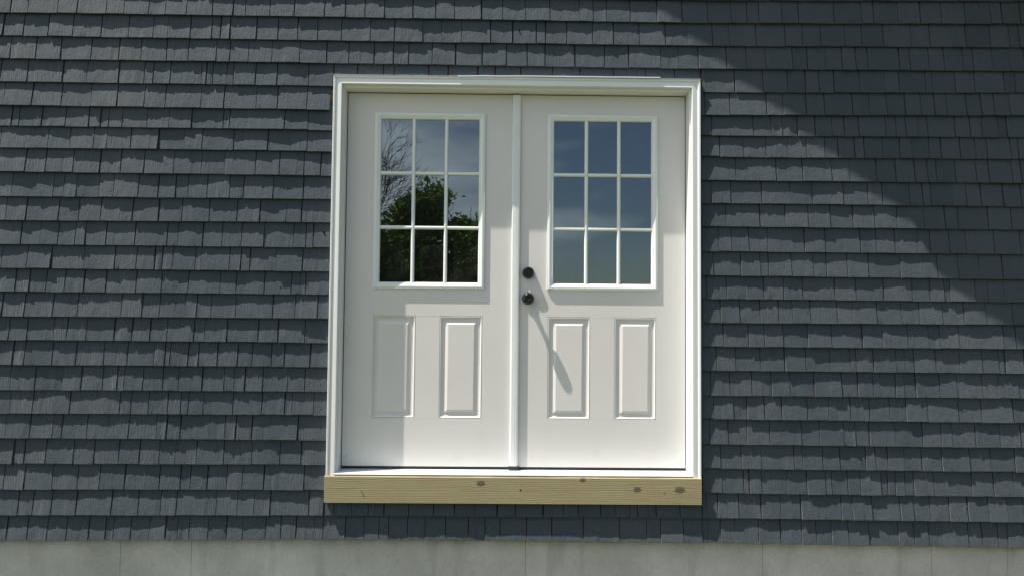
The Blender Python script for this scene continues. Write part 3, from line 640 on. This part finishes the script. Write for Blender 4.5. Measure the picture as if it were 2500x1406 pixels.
# ------------------------------------------------------------ head flashing and kick board
fl = MB()
fl.box((-.9815, -.0475, 2.9306), (.9815, .002, 2.9318))
for x0, x1, z0, z1, y in ((-.320, .10, 2.9322, 2.9362, -.0505), (.085, .50, 2.9358, 2.9362, -.0515), (.18, .762, 2.9350, 2.9366, -.0530)):
    n = 14; R0 = []; R1 = []; R2 = []; R3_ = []
    for i in range(n+1):
        u = i/n; x = x0+(x1-x0)*u; zz = z0+(z1-z0)*u + .0012*noise.noise(Vector((x*9, y*90, 1)))
        yy = y + .0015*noise.noise(Vector((x*7, 4, y*50)))
        R0.append((x, .001, zz+.004)); R1.append((x, yy, zz+.0016)); R2.append((x, yy, zz-.0042)); R3_.append((x, yy+.0008, zz-.0042))
    fl.grid([R0, R1, R2, R3_, [(p[0], p[1]+.0008, p[2]+.005) for p in R2], [(p[0], p[1], p[2]-.0008) for p in R0]])
fl.build('head_flashing', M_ALU, house)
kbd = MB(); kx0, kx1 = -.9834, .9766
nx = 40
def bz(u, z): return z
ring = []
for i in range(nx+1):
    x = kx0 + (kx1-kx0)*i/nx; wv = .0006*noise.noise(Vector((x*3, 0, 7)))
    ring.append([(x, -.020, .6855+wv), (x, -.0555, .6855+wv), (x, -.0580, .6880+wv), (x, -.0580, .8200+wv), (x, -.0555, .8225+wv), (x, -.020, .8225+wv)])
kbd.grid(ring, close=True); n6 = len(kbd.v); kbd.f.append((0,1,2,3,4,5)); kbd.f.append(tuple(range(n6-1, n6-7, -1)))
KB = kbd.build('kick_board', M_BOARD, house, auto=30)
for x, z, out_ in ((-.7908, .7500, .0042), (.7789, .7518, .0010)):
    s = MB(); ys = -.058-out_
    s.lathe(x, z, [(.0021, -.057), (.0021, ys+.002), (.0044, ys+.0006), (.0044, ys-.0004), (.0024, ys-.0008), (.0018, ys+.0006), (.0001, ys+.0006)], 16)
    s.build('screw', M_BRASS, KB, auto=35)
hl = MB(); hl.lathe(.0341, .7564, [(.0042, -.0583), (.0001, -.0584)], 12); hl.build('screw_hole', M_HOLE, KB)

# ------------------------------------------------------------ trees across the yard (seen mirrored in the glass)
M_BARK = mat_simple('bark', (.055, .045, .036), .9, 0, .2, 15, .4, .01)
M_DEAD = mat_simple('dead_bark', (.022, .019, .017), .9, 0, .1, 15, .4, .01)
M_L1 = mat_leaf('leaf_dark', (.05, .11, .018), (.17, .28, .05)); M_L2 = mat_leaf('leaf_light', (.10, .17, .03), (.24, .34, .07))
def tree(name, label, cat, group, x, y, h, rad, mat, seed, base_z, nleaf=5200, low=.12):
    r = random.Random(seed); T = empty(name, (x, y, base_z)); tag(T, label, cat, group)
    k = MB(); pts = [(0, 0, -.2)]; 
    for i in range(1, 7): pts.append((r.uniform(-.12, .12)*i*.5, r.uniform(-.12, .12)*i*.5, h*.8*i/6))
    k.tube(pts, [.035*h*(1-i/7.5)*.7 for i in range(7)], 8)
    lobes = []
    nl = 34
    for i in range(nl):
        a = r.uniform(0, 2*math.pi); f_ = low + (1-low)*(i+.5)/nl
        rr = rad*(.30 + .80*math.sin(math.pi*min(1, .30+.68*(f_-low)/(1-low)))) * r.uniform(.45, .9)
        c_ = Vector((math.cos(a)*rr*.75, math.sin(a)*rr*.75, h*f_*.93)); lobes.append((c_, rad*r.uniform(.22, .42)))
        st = Vector(pts[min(6, max(1, int(f_*5)))])
        k.tube([st, (st+c_)/2 + Vector((0, 0, -.15)), c_], [.010*h, .006*h, .002*h], 5)
    k.build('trunk', M_BARK, T, smooth=True)
    c = MB(); c.recalc = False
    for _ in range(nleaf):
        o_, R_ = r.choice(lobes)
        d_ = Vector((r.gauss(0, 1), r.gauss(0, 1), r.gauss(0, 1))).normalized() * R_ * (r.random()**.45) * (1 + .25*r.gauss(0, 1))
        d_.z *= .8; p = o_ + d_
        if p.z < .2: continue
        s_ = r.uniform(.07, .16); q = Quaternion((r.gauss(0, 1), r.gauss(0, 1), r.gauss(0, 1), r.gauss(0, 1))).normalized()
        a_ = q @ Vector((s_, 0, 0)); b_ = q @ Vector((0, s_*.55, 0)); e_ = q @ Vector((0, 0, s_*.3))
        c.add([p-a_, p-b_+e_, p+a_, p+b_+e_], [(0, 1, 2, 3)])
    c.build('crown', mat, T)
    return T
G = 'leafy trees across the yard facing the house'
tree('leafy_tree', 'broad dark leafy tree mirrored low at the left of the left door window', 'tree', G, -6.1, -27, 7.0, 2.5, M_L1, 3, -.5, 15000, .02)
tree('leafy_tree', 'tallest dark leafy tree mirrored in the middle column of the left door window', 'tree', G, -3.55, -27.5, 8.1, 2.2, M_L1, 8, -.5, 22000, .02)
tree('leafy_tree', 'low sunlit bushy tree, rightmost of those mirrored in the left door window', 'tree', G, -1.45, -28, 6.7, 2.4, M_L2, 12, -.5, 22000, .02)
tree('leafy_tree', 'large leafy tree at the far left end of the yard tree line', 'tree', G, -10.5, -27, 7.0, 2.6, M_L1, 21, -.5, 5000, .02)
def bare_tree(x, y, h, seed, base_z, lean):
    r = random.Random(seed); T = empty('bare_tree', (x, y, base_z)); tag(T, 'bare leafless tree with thin spreading branches, mirrored in the left door window', 'tree')
    k = MB(); br = MB()
    def grow(p, d, L, rad, depth, tgt):
        pts = [p]; n = 6
        for i in range(n):
            d = (d + Vector((r.gauss(0, .12), r.gauss(0, .12), r.gauss(0, .09)+.02))).normalized(); pts.append(pts[-1] + d*L/n)
        tgt.tube(pts, [rad*(1-.55*i/n) for i in range(n+1)], 5 if depth < 3 else 3)
        if depth >= 6: return
        for j in range(3 if depth else 7):
            u = r.uniform(.35, 1.0); q = pts[min(n, int(u*n)+1)]
            ax = Vector((r.gauss(0, .4), r.gauss(0, 1.4), r.gauss(0, .4))).normalized()
            nd = Quaternion(ax, r.uniform(.25, .7)*r.choice((-1, 1))) @ d
            if nd.z < 0: nd.z = .08
            grow(q, (nd + Vector((.12, 0, .02))).normalized(), L*r.uniform(.6, .8), max(.0048, rad*.50), depth+1, br)
    grow(Vector((0, 0, -.3)), Vector((lean, 0, 1)).normalized(), h*.36, .10, 0, k)
    k.build('trunk', M_DEAD, T, smooth=True); br.build('crown', M_DEAD, T, smooth=True)
bare_tree(-4.15, -11.5, 6.2, 11, -.1, .18)
